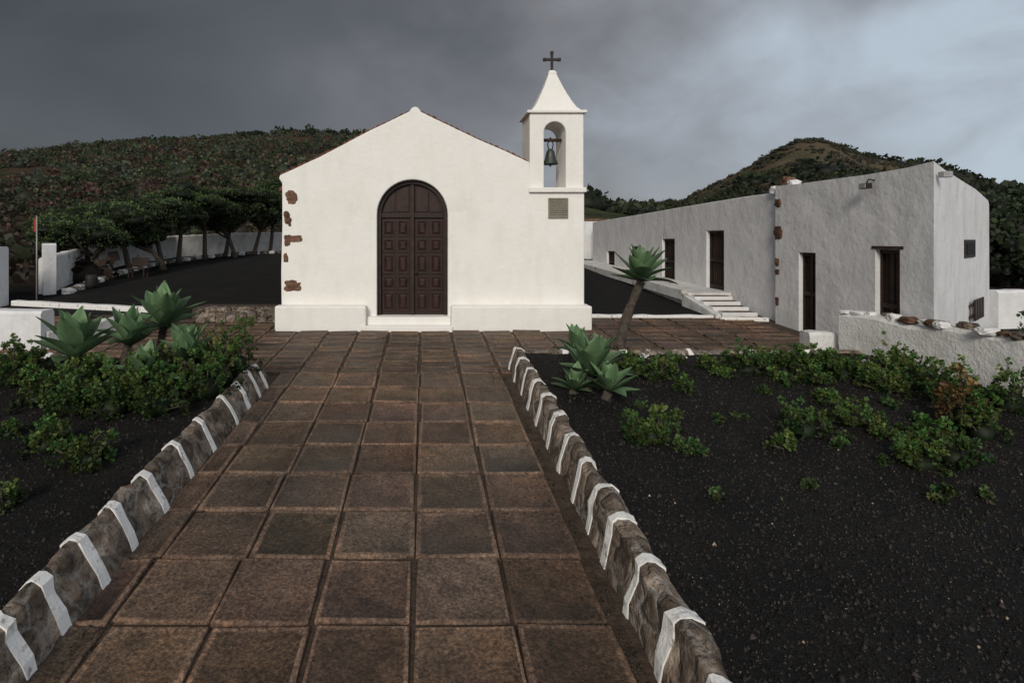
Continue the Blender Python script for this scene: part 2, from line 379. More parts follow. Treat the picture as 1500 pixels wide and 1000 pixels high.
pebbles('spilled_grit',1500,(-2.0,-1.75),(2.0,7.4),.004,.012,lambda:np.array([.04,.033,.028])*random.uniform(.4,2),.0)
pebbles('spilled_grit',1800,(.95,1.2),(2.0,8.2),.004,.012,lambda:np.array([.04,.033,.028])*random.uniform(.4,2),.0)
pebbles('shell_fragments',2200,(1.5,6.5),(2.4,8.3),.0025,.006,wh,OFF)
pebbles('shell_fragments',500,(-6,-2.35),(2.4,7.6),.0025,.006,wh,OFF)
pebbles('snail_shells',30,(1.7,5.5),(2.7,6),.010,.017,lambda:np.array([.5,.36,.26])*random.uniform(.6,1.1),OFF)
# ------------------------------------------------------------ CHURCH
k=11.1/F; FY=11.1; gz=.66
def cx(x): return (x-620)*k
def cz(y): return CH-(y-350)*k
church=empty('chapel')
XL,XR=cx(413),cx(856); TX=cx(776)
dl,dr,dsp,dsill=cx(552),cx(656),cz(315),cz(462)
dc=(dl+dr)/2; drad=(dr-dl)/2
arch=[(dc+drad*math.cos(t),dsp+drad*1.0*math.sin(t)) for t in np.linspace(0,math.pi,25)]
out=[(XL,.4),(XL-.02,cz(400)),(XL+.005,cz(330)),(XL,cz(268)),(XL-.06,cz(262)),(XL-.05,cz(257)),
 (cx(470),cz(229)),(cx(540),cz(192)),(cx(590),cz(168)),(cx(600),cz(163)),(cx(603),cz(158)),(cx(608),cz(156)),(cx(613),cz(158)),(cx(617),cz(164)),
 (cx(650),cz(180)),(cx(700),cz(204)),(cx(740),cz(221)),(TX,cz(238)),(TX+.02,cz(281)),(XR,cz(281)),(XR,.4)]
pts=out+[(dr,.4)]+arch+[(dl,.4)]
prism('facade_wall',pts,lambda x,z:(x,FY,z),lambda x,z:(x,FY+.45,z),M_plaster,church,.02)
zl,zr,za=cz(266),cz(240)-.1,cz(164)
BY=FY+12
mesh('nave_walls',[(XL+.01,FY+.45,.4),(XR-.02,FY+.45,.4),(XR-.02,FY+.45,2.9),(XL+.01,FY+.45,zl-.02),(XL+.01,BY,.4),(XR-.02,BY,.4),(XR-.02,BY,2.9),(XL+.01,BY,zl-.02),(cx(608),BY,za-.05),(cx(608),FY+.45,za-.05)],
 [(1,5,6,2),(0,3,7,4),(4,7,8,6,5),(0,1,2,9,3)],M_plaster,church,recalc=True)
apx=cx(608)
v=[(XL-.18,FY+.46,zl-.08),(apx,FY+.46,za-.01),(XR+.1,FY+.46,2.85),(XL-.18,BY+.1,zl-.08),(apx,BY+.1,za-.01),(XR+.1,BY+.1,2.85)]
mesh('roof_slopes',v+[(a,b,c-.08) for a,b,c in v],[(0,1,4,3),(1,2,5,4),(6,9,10,7),(7,10,11,8),(0,6,7,1),(1,7,8,2),(0,3,9,6),(2,8,11,5)],M_tilered,church,recalc=True)
def topz(x):
    P=[p for p in out[5:18]]; return float(np.interp(x,[p[0] for p in P],[p[1] for p in P]))
V=[];Fc=[]
x=XL+.0; 
while x<TX-.02:
    if abs(x-apx)>.13:
        b=len(V); hh=.04*random.uniform(.6,1.2); ww=.055; y0=FY+random.uniform(.0,.05)
        for yy_ in (y0,FY+.55):
            for t in np.linspace(0,math.pi,6): V.append((x-ww*math.cos(t),yy_,topz(x-ww*math.cos(t))+.004+hh*math.sin(t)))
        for i in range(5): Fc.append((b+i,b+i+1,b+7+i,b+6+i))
        Fc.append(tuple(b+i for i in range(6))[::-1])
    x+=.115
mesh('verge_tiles',V,Fc,M_tilered,church)
ty1=FY+.85; tl,tr=TX,XR-.01; zled=cz(276); ztop=cz(166)
al,ar=cx(797),cx(829); ac=(al+ar)/2; arad=(ar-al)/2; asp=cz(178)-arad*1.0
tarch=[(ac+arad*math.cos(t),asp+arad*math.sin(t)) for t in np.linspace(0,math.pi,17)]
prism('belfry',[(tl,zled),(tl,ztop),(tr,ztop),(tr,zled),(ar,zled)]+tarch+[(al,zled)],lambda x,z:(x,FY+.01,z),lambda x,z:(x,ty1,z),M_plaster,church,.02)
box('belfry_base',tl+.003,XR-.012,FY+.455,ty1-.003,1.5,zled-.002,M_plaster,church)
box('ledge',cx(775)-.01,cx(858),FY-.07,FY+.008,cz(282),cz(275),M_plaster,church,.012)
box('ledge_top',tl-.03,XR+.03,FY+.011,ty1+.04,cz(281)+.003,zled-.001,M_plaster,church,.012)
box('cornice',tl-.06,tr+.06,FY-.05,ty1+.06,ztop+.002,ztop+.06,M_plaster,church,.015)
mx_,my_=(tl+tr)/2,(FY+ty1)/2; hx,hy=(tr-tl)/2-.02,(ty1-FY)/2-.02
zc=ztop+.055; V=[];Fc=[]
prof=[(1.0,0),(.82,.10),(.69,.22),(.51,.42),(.35,.62),(.22,.80),(.16,.89),(.17,.93),(.10,.98),(.02,1.0)]
for s_,z in prof:
    for a,b in ((-1,-1),(1,-1),(1,1),(-1,1)):
        V.append((mx_+a*hx*s_,my_+b*hy*s_,zc+z*.95))
for i in range(len(prof)-1):
    for j in range(4): Fc.append((i*4+j,i*4+(j+1)%4,(i+1)*4+(j+1)%4,(i+1)*4+j))
mesh('spire',V,Fc,M_plaster,church,recalc=True,bevel=.012)
zt=zc+.93
box('cross_upright',mx_-.025,mx_+.025,my_-.02,my_+.02,zt,zt+.38,M_iron,church,.004)
box('cross_arm',mx_-.155,mx_+.155,my_-.023,my_+.023,zt+.215,zt+.265,M_iron,church,.004)
for i,(a,b) in enumerate(((mx_-.155,zt+.24),(mx_+.155,zt+.24),(mx_,zt+.38))):
    box('cross_tip_%d'%i,a-.032,a+.032,my_-.026,my_+.026,b-.034,b+.034,M_iron,church,.006)
bc=(ac-.01,FY+.36,cz(237))
lathe('bell',[(.0,.05),(.135,.0),(.165,-.005),(.155,.02),(.118,.10),(.095,.2),(.08,.27),(.045,.31),(0,.325)],bc,M_bronze,church)
tube('clapper',[(bc[0],bc[1],bc[2]+.2),(bc[0],bc[1],bc[2]-.05)],[.012,.02],M_iron,church)
tube('headstock',[(al-.02,bc[1],bc[2]+.50),(ar+.02,bc[1],bc[2]+.50)],[.035,.035],M_wood3,church)
for s_ in (-.06,.06): tube('bell_strap%+.0f'%(s_*100),[(bc[0]+s_*.6,bc[1],bc[2]+.3),(bc[0]+s_,bc[1],bc[2]+.42),(bc[0],bc[1],bc[2]+.56)],[.012,.012,.012],M_iron,church,6)
px0,px1,pz0,pz1=cx(803),cx(832),cz(320),cz(290)
box('plaque',px0,px1,FY-.025,FY-.002,pz0,pz1,M_slate,church,.004)
for i in range(8):
    z=pz1-.045-i*.043; x=px0+.035
    while x<px1-.05:
        l=random.uniform(.015,.045); box('plaque_relief_%d_%d'%(i,int(x*1000)),x,x+l,FY-.028,FY-.0262,z,z+.010,M_iron,church,0); x+=l+.014
box('bench_left',cx(407),cx(538),FY-.26,FY-.003,.4,cz(446),M_plaster,church,.035)
box('bench_right',cx(660),cx(862),FY-.26,FY-.003,.4,cz(446),M_plaster,church,.035)
box('plinth_side',XR+.003,XR+.09,FY-.002,FY+3,.4,cz(446),M_plaster,church,.03)
box('door_step_upper',cx(538)+.003,cx(660)-.003,FY-.13,FY+.3,.45,dsill-.01,M_plaster,church,.015)
box('door_step_lower',cx(533),cx(662),FY-.31,FY-.263,.45,cz(474),M_plaster,church,.015)
box('door_step_mid',cx(538)+.003,cx(660)-.003,FY-.263,FY-.131,.45,cz(474),M_plaster,church,.01)
# door
DY=FY+.17
def archpts(r,z0,grow=0):
    return [(dc+r*math.cos(t),dsp+r*math.sin(t)) for t in np.linspace(0,math.pi,25)]
prism('door_backing',[(dr+.02,dsill-.02)]+archpts(drad+.02,0)+[(dl-.02,dsill-.02)],lambda x,z:(x,DY+.03,z),lambda x,z:(x,DY+.09,z),M_wood,church,0)
ro,ri=drad+.01,drad-.075
o_=[(dc+ro,dsill)]+archpts(ro,0)+[(dc-ro,dsill)]; i_=[(dc+ri,dsill)]+archpts(ri,0)+[(dc-ri,dsill)]
V=[(x,DY-.05,z) for x,z in o_]+[(x,DY-.05,z) for x,z in i_]+[(x,DY+.03,z) for x,z in i_]; n=len(o_); Fc=[]
for i in range(n-1): Fc+= [(i,i+1,n+i+1,n+i),(n+i,n+i+1,2*n+i+1,2*n+i)]
mesh('door_frame',V,Fc,M_wood,church,recalc=True)
box('door_transom',dc-ri,dc+ri,DY-.02,DY+.029,dsp-.05,dsp+.04,M_wood,church,.008)
box('door_meeting_stile',dc-.035,dc+.035,DY-.045,DY+.029,dsill,dsp+ri-.02,M_wood3,church,.01)
for sgn in (-1,1):
    x0=dc+sgn*.05; x1=dc+sgn*(ri-.01); xa,xb=min(x0,x1),max(x0,x1); H=dsp-.07-dsill-.04; rows=5
    hs=[.23,.17,.23,.17,.20]; zb=dsill+.04
    for r_ in range(rows):
        hh=H*hs[r_]
        for c_ in range(2):
            w_=(xb-xa)/2; a=xa+c_*w_+.025; b=xa+(c_+1)*w_-.025; z0=zb+.025; z1=zb+hh-.025
            nm='panel_%s_%d_%d'%('l' if sgn<0 else 'r',r_,c_)
            rg=[(0,DY+.028),(.0,DY+.006),(.028,DY+.006),(.05,DY+.022),(.085,DY+.002)]
            V=[];Fc=[]
            for ins,yv in rg:
                ins=min(ins,(b-a)*.45); V+=[(a+ins,yv,z0+ins),(b-ins,yv,z0+ins),(b-ins,yv,z1-ins),(a+ins,yv,z1-ins)]
            for q in range(4):
                for j in range(4): Fc.append((q*4+j,q*4+(j+1)%4,(q+1)*4+(j+1)%4,(q+1)*4+j))
            Fc.append((16,17,18,19)); mesh(nm,V,Fc,M_wood2,church,recalc=True)
        zb+=hh
    for c_ in range(2):
        w_=(ri-.05)/2; a=.05+c_*w_+.02; b=.05+(c_+1)*w_-.02
        P=[(a,dsp+.07)]+[(b,dsp+.07)]+[(xx,dsp+math.sqrt(max((ri-.05)**2-xx*xx,.004))) for xx in np.linspace(b,a,6)]
        P=[(dc+sgn*p,q) for p,q in P]
        prism('lunette_%s_%d'%('l' if sgn<0 else 'r',c_),P,lambda x,z:(x,DY+.004,z),lambda x,z:(x,DY+.029,z),M_wood2,church,.01)
lathe('door_knob',[(0,-.02),(.03,0),(.03,.02),(0,.04)],(dc+.07,DY-.05,dsill+.85),M_iron,church,10)
for (x,y,a,b) in ((427,289,.13,.15),(420,318,.07,.14),(424,325,.05,.10),(430,350,.18,.08),(421,352,.07,.12),(429,418,.19,.12),(419,378,.05,.12)):
    stone('quoin_stone_%d'%(y),(max(cx(x),XL+a-.02),FY+.085,cz(y)),(a,.115,b),M_redstone,church)
# ------------------------------------------------------------ RIGHT BUILDING
bld=empty('whitewashed_building')
X1=7.48; YA,YC=11.6,8.0
p1=[(YC,.2),(YC,3.64),(YC+.45,3.60),(YC+1.2,3.585),(YA-.6,3.60),(YA,3.62),(YA,.2)]
hol=[(10.88,10.41,2.235),(9.04,8.57,2.33)]
pts=p1[:]
for a,b,z in hol: pts+=[(a,.2),(a,z),(b,z),(b,.2)]
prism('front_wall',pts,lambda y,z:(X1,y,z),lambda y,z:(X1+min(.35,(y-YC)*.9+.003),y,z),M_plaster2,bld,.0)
DX,DYy=11.5,11.1
def endp(u,z): return (X1+(DX-X1)*u,YC+(DYy-YC)*u,z)
nrm=Vector((DYy-YC,-(DX-X1),0)).normalized()*-1
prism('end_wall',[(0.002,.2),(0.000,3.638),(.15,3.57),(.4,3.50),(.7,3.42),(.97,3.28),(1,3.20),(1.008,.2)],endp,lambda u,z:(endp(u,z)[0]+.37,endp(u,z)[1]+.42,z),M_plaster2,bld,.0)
mesh('flat_roof',[(X1+.3,YC+.4,3.35),(DX-.1,DYy,3.1),(DX+1,DYy+3,3.1),(X1+1.5,YA,3.35),(X1+.3,YA,3.35)],[(0,1,2,3,4)],M_plaster2,bld)
mesh('rear_walls',[(DX,DYy,.2),(DX+1,DYy+4,.2),(DX+1,DYy+4,3.1),(DX,DYy,3.2),(X1+.3,DYy+4,.2),(X1+.3,DYy+4,3.1)],[(0,1,2,3),(1,4,5,2)],M_plaster2,bld)
def onend(nm,ua,ub,za_,zb_,d0,d1,mat):
    n=-nrm.normalized(); q=[(ua,za_),(ub,za_),(ub,zb_),(ua,zb_)]
    return prism(nm,q,lambda u,z:tuple(Vector(endp(u,z))+n*d0),lambda u,z:tuple(Vector(endp(u,z))+n*d1),mat,bld,.006)
def uof(px):
    t=(px-620)/F
    return (YC*t-X1)/((DX-X1)-(DYy-YC)*t)
def zend(px,py):
    u=uof(px); Y=YC+(DYy-YC)*u; return CH-(py-350)*Y/F
ua,ub=uof(1412),uof(1427); za_,zb_=zend(1420,377),zend(1420,351)
onend('window_frame',ua,ub,za_,zb_,-.02,.02,M_wood)
onend('window_pane',ua+.02,ub-.02,za_+.05,zb_-.05,.021,.03,M_dark)
def wdoor(nm,y0,y1,z0,z1,x,p):
    d=bld
    box(nm+'_leaf',x+.13,x+.18,y0,y1,z0,z1,M_wood3,d,0)
    for i,(a,b,c,e) in enumerate(((y0,y0+.045,z0,z1),(y1-.045,y1,z0,z1),(y0+.046,y1-.046,z1-.06,z1),(y0+.046,y1-.046,z0,z0+.12),(y0+.046,y1-.046,(z0+z1)/2-.04,(z0+z1)/2+.04))):
        box(nm+'_rail_%d'%i,x+.08,x+.129,a,b,c,e,M_wood,d,.005)
    nn=max(3,int((y1-y0)/.1))
    for i in range(1,nn): yv=y0+(y1-y0)*i/nn; box(nm+'_plank_%d'%i,x+.118,x+.1295,yv-.006,yv+.006,z0+.125,z1-.065,M_dark,d,0)
wdoor('door_a',10.412,10.878,.62,2.232,X1,bld); wdoor('door_b',8.572,9.038,.5,2.327,X1,bld)
box('door_b_lintel',X1-.012,X1-.001,8.50,9.10,2.335,2.385,M_wood3,bld,.004)
X2=7.60; YE=24.5
holes=[]
def yof(px,X): return X*F/(px-620)
def dz(px,py,X): return CH-(py-350)*yof(px,X)/F
for (a,b,t,btm) in ((1035,1060,338,424),(970,988,350,418),(925,937,361,405),(889,900,368,402)):
    holes.append((yof(a,X2),yof(b,X2),dz((a+b)/2,t,X2),dz((a+b)/2,btm,X2)))
topl=[(YA+.003,3.50),(13,3.50),(16,3.44),(20,3.34),(YE,3.25)]
pts=[(YA+.003,.3)]+topl+[(YE,.3)]
for a,b,t,bb in sorted(holes,key=lambda h:-h[0]): pts+=[(a,.3),(a,t),(b,t),(b,.3)]
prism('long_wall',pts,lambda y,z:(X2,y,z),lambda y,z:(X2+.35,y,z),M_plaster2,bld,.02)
for i,(a,b,t,bb) in enumerate(holes):
    box('sill_fill_%d'%i,X2+.004,X2+.3,b+.002,a-.002,.3,max(bb,1.12),M_plaster2,bld,0)
    wdoor('far_door_%d'%i,b+.004,a-.004,max(bb,1.12)+.002,t-.003,X2,bld)
mesh('long_roof',[(X2+.3,YA,3.3),(X2+4,YA,3.3),(X2+4,YE,3.1),(X2+.3,YE,3.1)],[(0,1,2,3)],M_plaster2,bld)
mesh('long_rear',[(X2+4,YA,.3),(X2+4,YE,.3),(X2+4,YE,3.1),(X2+4,YA,3.3),(X2,YE,.3),(X2,YE,3.2)],[(0,1,2,3),(1,4,5,2)],M_plaster2,bld)
for (py,a,b) in ((298,.11,.09),(341,.14,.14),(384,.06,.09),(398,.07,.06),(441,.05,.09)):
    Y=YA-.02; stone('quoin_%d'%py,(X1+.06,YA-.05-a*.3,CH-(py-350)*Y/F),(.09,a,b),M_lava,bld)
stone('roof_stone_a',(X1+.15,11.45,3.68),(.12,.12,.12),M_redstone,bld)
stone('roof_stone_b',(X1+.12,11.2,3.64),(.1,.1,.07),M_plaster2,bld)
stone('roof_stone_c',(X1+.12,11.78,3.54),(.1,.1,.1),M_plaster2,bld)
for i,(y,z) in enumerate(((9.05,3.39),)):
    tube('lamp_arm_%d'%i,[(X1,y,z+.08),(X1-.1,y,z+.1),(X1-.14,y,z+.02)],[.012]*3,M_iron,bld,6)
    box('lamp_body_%d'%i,X1-.20,X1-.10,y-.08,y+.08,z-.06,z+.03,M_iron,bld,.012)
    box('lamp_glass_%d'%i,X1-.212,X1-.202,y-.065,y+.065,z-.05,z+.02,M_glass,bld,0)
e=Vector(endp(.03,3.45))-nrm.normalized()*.1
box('lamp_body_end',e.x-.07,e.x+.07,e.y-.05,e.y+.05,e.z-.05,e.z+.04,M_glass,bld,.012)
an=empty('far_annex')
box('annex_wall',7.2,11,25.2,29,.9,3.32,M_plaster2,an,.03)
box('annex_parapet',7.2,11,25.17,25.4,3.323,3.42,M_redstone,an,.02)
box('annex_window',8.4,8.9,25.15,25.22,2.3,2.8,M_dark,an,0)
ter=empty('terrace_steps')
mesh('terrace',[(6.5,13.5,.6),(X2,13.5,.6),(X2,24.5,1.0),(6.5,24.5,1.0),(6.5,13.5,1.17),(X2,13.5,1.17),(X2,24.5,1.55),(6.5,24.5,1.55)],BF,M_limewash,ter,recalc=True)
mesh('terrace_edge',[(6.38,13.5,1.0),(6.497,13.5,1.0),(6.497,24.5,1.4),(6.38,24.5,1.4),(6.38,13.5,1.23),(6.497,13.5,1.23),(6.497,24.5,1.60),(6.38,24.5,1.60)],BF,M_limewash,ter,recalc=True)
for i in range(5):
    z1=1.16-.085*(i+.6); y1=13.495-.33*i; box('step_%d'%i,6.55+.04*i,7.47,y1-.328,y1,.5,z1,M_plaster2,ter,.02)
    box('tread_dark_%d'%i,6.62+.04*i,7.44,y1-.24,y1-.02,z1+.002,z1+.008,M_lava,ter,0)
mesh('ramp_wall',[(6.38,11.95,.6),(6.52,11.95,.6),(6.52,13.49,.7),(6.38,13.49,.7),(6.38,11.95,.86),(6.52,11.95,.86),(6.52,13.49,1.15),(6.38,13.49,1.15)],BF,M_limewash,ter,recalc=True,bevel=.02)
def strip(name,p0,p1,w_,h,mat,h0=-.05,bev=.02,seg=12,amp=.01):
    p0=np.array(p0,float);p1=np.array(p1,float); d=(p1-p0)/np.linalg.norm(p1-p0); s=np.array([-d[1],d[0]])*w_; V=[];Fc=[]
    for i in range(seg+1):
        q=p0+(p1-p0)*i/seg; j=random.uniform(-amp,amp)
        for (o,z) in ((0,h0),(.0,h+j),(1,h+j),(1,h0)):
            r_=q+s*o; V.append((r_[0],r_[1],PL(q[1])+z))
    for i in range(seg):
        for k_ in range(4): Fc.append((i*4+k_,i*4+(k_+1)%4,(i+1)*4+(k_+1)%4,(i+1)*4+k_))
    Fc+= [(0,1,2,3),tuple(seg*4+k_ for k_ in (3,2,1,0))]
    return mesh(name,V,Fc,mat,bevel=bev,recalc=True)
strip('white_kerb',(XR+.1,12.05),(6.4,12.0),.16,.07,M_whitepaint)
strip('white_kerb',(6.45,11.85),(7.45,11.75),.16,.07,M_whitepaint)
def wallpath(name,P,thick,top,mat,base=-.1,amp=.03,res=.12,follow=False):
    V=[];Fc=[];pts=[]
    for a,b in zip(P[:-1],P[1:]):
        a=np.array(a,float);b=np.array(b,float); n=max(2,int(np.linalg.norm(b-a)/res))
        for i in range(n): pts.append(a+(b-a)*i/n)
    pts.append(np.array(P[-1],float)); m=7
    for i,q in enumerate(pts):
        d=pts[min(i+1,len(pts)-1)]-pts[max(i-1,0)]; d/=np.linalg.norm(d); s=np.array([-d[1],d[0]])*thick
        j=noise.fractal(Vector((q[0]*2,q[1]*2,1)),1.,2.,4)*amp; j2=noise.fractal(Vector((q[0]*2,q[1]*2,9)),1.,2.,4)*amp
        tz=top+j if not follow else PL(q[1])+top+j
        for (o,z) in ((-j2,PL(q[1])+base),(j2*.5,(tz+PL(q[1]))/2),(0,tz-.05),(.12,tz),(.88,tz+j2*.5),(1,tz-.05),(1,PL(q[1])+base)):
            r_=q[:2]+s[:2]*o; V.append((r_[0],r_[1],z))
    for i in range(len(pts)-1):
        for k_ in range(m): Fc.append((i*m+k_,i*m+(k_+1)%m,(i+1)*m+(k_+1)%m,(i+1)*m+k_))
    Fc+= [tuple(range(m)),tuple((len(pts)-1)*m+k_ for k_ in range(m-1,-1,-1))]
    return mesh(name,V,Fc,mat,recalc=True)
wallpath('planter_wall',[(7.35,4.2),(7.0,6.3),(6.62,8.7)],-.32,1.33,M_limewash,amp=.05)
wallpath('planter_wall',[(6.3,8.9),(6.72,8.85)],.3,.98,M_limewash,amp=.03)
for i in range(26):
    t=i/25; y=8.6-3.9*t+random.uniform(-.05,.05); x=6.66+.6*t+random.uniform(-.02,.22)
    stone('wall_rock' if i==0 else 'wall_rock.%03d'%i,(x,y,1.345+random.uniform(0,.02)),(random.uniform(.05,.13),random.uniform(.05,.13),random.uniform(.025,.06)),random.choice([M_lava,M_rubble,M_limewash,M_plaster2]))
wallpath('boundary_wall',[(11.9,11.3),(22,12.4)],.3,1.42,M_plaster2)
pal=empty('wooden_pallet'); 
for i in range(4): 
    u=.55+.05*i
    onend('pslat',u,u+.03,1.05,1.42,.06,.09,M_wood).parent=pal
onend('prail',.54,.745,1.1,1.15,.03,.058,M_wood3).parent=pal; onend('prail2',.54,.745,1.3,1.35,.03,.058,M_wood3).parent=pal
# ------------------------------------------------------------ LEFT SIDE walls
wallpath('low_wall',[(-12,9.3),(-6.55,9.35)],.35,1.27,M_plaster2,amp=.02)
strip('low_wall_parapet',(-6.5,9.45),(-5.75,11.15),.28,.30,M_limewash,amp=.02)
strip('white_kerb',(-10.2,13.5),(-6.3,12.6),.22,.13,M_whitepaint)
wallpath('perimeter_wall',[(-22,12.9),(-10.35,13.3)],.35,2.32,M_plaster2,amp=.03)
wallpath('perimeter_wall',[(-10.5,15.4),(-11.9,19.5),(-12.4,22.5),(-11.8,26),(-9.8,28.8),(-6,30.2),(0,31)],.3,1.02,M_limewash,amp=.03,follow=True)
wallpath('gate_pillar',[(-10.5,15.1),(-10.28,15.3)],.3,2.38,M_plaster2,amp=.02)
kp=[(-10.0,15.4),(-10.9,19.5),(-11.1,22.6),(-10.3,25.6),(-8.8,27.6),(-6.0,28.8)]
idx=0
kerb=empty('boulder_kerb')
for a,b in zip(kp[:-1],kp[1:]):
    a=np.array(a);b=np.array(b); L=np.linalg.norm(b-a); n=int(L/.36)
    for i in range(n):
        q=a+(b-a)*i/n; stone('kerb_stone_%d'%idx,(q[0],q[1],PL(q[1])+.05),(.14,.15,.10),M_limewash if idx%2==0 else M_rubble,kerb); idx+=1
st=empty('stone_steps')
for i in range(9):
    stone('block_%d'%i,(-4.75+.22*i,11.75,.80),(.12,.15,.13),M_rubble,st); stone('block_b%d'%i,(-4.8+.22*i,11.85,.96),(.125,.15,.07),M_rubble,st)
box('landing',-5.0,-2.95,11.8,12.6,.5,1.0,M_mortar,st,.02)
fp=empty('flag_pole'); x_,y_=-10.05,14.2
tube('pole',[(x_,y_,.8),(x_,y_,3.1)],[.02,.015],M_glass,fp,6)
mesh('flag',[(x_,y_,3.05),(x_-.09,y_+.02,3.0),(x_-.07,y_,2.8),(x_-.10,y_+.02,2.68),(x_,y_,2.72)],[(0,1,2,4),(2,3,4)],M_red,fp)
lathe('litter_barrel',[(0,0),(.15,0),(.17,.12),(.165,.3),(.15,.42),(.13,.42),(.12,.1),(0,.1)],(-9.9,16.3,PL(16.3)),M_iron)
wb=empty('wooden_bench'); bx,by,bz=-10.0,18.6,PL(18.6)
box('seat',bx-.1,bx+.5,by,by+.3,bz+.3,bz+.34,M_wood,wb); box('backrest',bx-.1,bx+.5,by+.31,by+.35,bz+.4,bz+.7,M_wood,wb)
for i,(a,b) in enumerate(((-.08,.02),(.44,.02),(-.08,.26),(.44,.26))): box('leg_%d'%i,bx+a,bx+a+.05,by+b,by+b+.04,bz,bz+.299,M_wood,wb)
# ------------------------------------------------------------ AGAVES
def agave(pos,z,n,L,up=(15,85),base=None,wid=.10,stem=.05,name='agave_plant'):
    root=empty(name); a=Acc()
    if base is not None:
        P=[Vector(base).lerp(Vector((pos[0],pos[1],z)),t)+Vector((-.05*math.sin(t*3.1),0,0)) for t in np.linspace(0,1,8)]
        tube('trunk',P,[stem*(1.35-.35*t+.12*math.sin(i*2.1)) for i,t in enumerate(np.linspace(0,1,8))],M_trunk,root,10,.08)
    for i in range(n):
        f=i/(n-1); az=i*2.39996+random.uniform(-.2,.2); el=math.radians(up[0]+(up[1]-up[0])*f**.9+random.uniform(-8,8))
        l=L*(1.0-.25*abs(f-.5))*random.uniform(.8,1.08); ns=10; p=np.array([pos[0],pos[1],z+.12*f*L]); V=[];cc=[]
        hd=np.array([math.cos(az),math.sin(az),0]); sd=np.array([-math.sin(az),math.cos(az),0])
        p=p+hd*.015; e=el; droop=math.radians(random.uniform(-1.5,4))*(1-f*.8); sw=random.uniform(-.03,.03)
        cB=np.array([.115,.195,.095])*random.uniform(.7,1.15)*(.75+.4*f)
        for s_ in range(ns+1):
            t=s_/ns; wv=wid*(L/.5)*(.45+.62*math.sin(min(t/.5,1)*math.pi/2))*((1-((t-.5)/.5)**1.6) if t>.5 else 1); wv=max(wv,.0012)
            d=hd*math.cos(e)+np.array([0,0,math.sin(e)])+sd*sw*s_; nn=-hd*math.sin(e)+np.array([0,0,math.cos(e)])
            fo=.42*(1-t*.5)
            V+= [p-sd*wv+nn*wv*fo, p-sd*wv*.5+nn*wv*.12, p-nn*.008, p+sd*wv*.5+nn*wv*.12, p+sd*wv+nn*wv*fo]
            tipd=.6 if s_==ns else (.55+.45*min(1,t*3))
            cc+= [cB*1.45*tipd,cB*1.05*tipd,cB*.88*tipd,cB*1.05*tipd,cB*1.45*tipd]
            p=p+d*l/ns; e-=droop*(1+.3*s_/ns)
        Fc=[(r_*5+c_,r_*5+c_+1,(r_+1)*5+c_+1,(r_+1)*5+c_) for r_ in range(ns) for c_ in range(4)]
        a.add(np.array(V),np.array(Fc),np.array(cc))
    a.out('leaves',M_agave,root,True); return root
def AP(px,py,Y): return ((px-620)*Y/F,Y), CH-(py-350)*Y/F
(p,z)=AP(940,412,8.4); agave(p,z,20,.58,(5,88),base=(AP(905,515,8.45)[0][0],8.45,PL(8.45)+.2),stem=.06)
def ag(px,py,Y,n,L,**k):
    p,z=AP(px,py,Y); agave(p,z,n,L,base=(p[0]+random.uniform(-.06,.06),Y+.05,PL(Y)+.1),**k)
ag(866,552,6.6,18,.54,up=(5,86)); ag(846,520,7.2,12,.42,up=(15,88)); ag(892,574,6.3,14,.38,up=(3,80)); ag(842,572,6.5,13,.34,up=(3,82)); ag(882,520,7.3,9,.32)
ag(240,480,8.0,21,.68,up=(5,88)); ag(110,526,7.2,20,.68,up=(10,88)); ag(188,506,7.3,15,.54,up=(15,86)); ag(272,528,7.0,15,.52,up=(15,88)); ag(212,556,6.6,13,.48,up=(10,88))
# ------------------------------------------------------------ SHRUBS
def shrub(px,py,rpx,hpx,col=(.075,.15,.03),dens=1.,off=OFF,name='geranium_shrub'):
    x,y,z=G(px,py,off); r=rpx*y/F; h=hpx*y/F; root=empty(name); q=Acc(); t=Acc()
    nh=int(max(8,95*dens*(r/.35)**1.5)); d=rdir(nh,.5); d[:,2]=np.abs(d[:,2])
    lump=1+.22*np.sin(d[:,0]*5+px)+.15*rng.uniform(-1,1,nh)
    P=np.array([x,y,z])+d*np.array([r,r*.9,h])*(lump*rng.uniform(.5,1.0,nh))[:,None]
    for i in range(nh):
        ax=d[i]*.5+np.array([0,0,.9])+rng.normal(size=3)*.2; ax/=np.linalg.norm(ax); m=18; s=.026*random.uniform(.7,1.35)
        rd=rdir(m); dd=rd-ax*(rd@ax)[:,None]; dd/=np.linalg.norm(dd,axis=1)[:,None]; el=rng.uniform(-.5,1.2,m)[:,None]
        D=dd*np.cos(el)+ax*np.sin(el); PP=P[i]+D*s*.3+ax*rng.uniform(-1.6,.6,m)[:,None]*s
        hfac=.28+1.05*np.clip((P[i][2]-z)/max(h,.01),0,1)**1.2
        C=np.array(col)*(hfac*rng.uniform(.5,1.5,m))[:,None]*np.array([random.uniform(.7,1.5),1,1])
        V,Fq,CC=leafquads(PP,D,s*rng.uniform(.7,1.3,m)*1.25,C,.45); q.add(V,Fq,CC)
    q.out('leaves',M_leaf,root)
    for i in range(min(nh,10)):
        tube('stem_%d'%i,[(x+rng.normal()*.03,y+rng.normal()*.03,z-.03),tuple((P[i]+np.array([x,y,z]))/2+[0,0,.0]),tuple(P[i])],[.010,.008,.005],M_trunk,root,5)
    a,b,c=core((x,y,z+h*.1),(r*.42,r*.36,h*.30),(.010,.018,.006)); t.add(a,b,c); t.out('inner_mass',M_leaf,root)
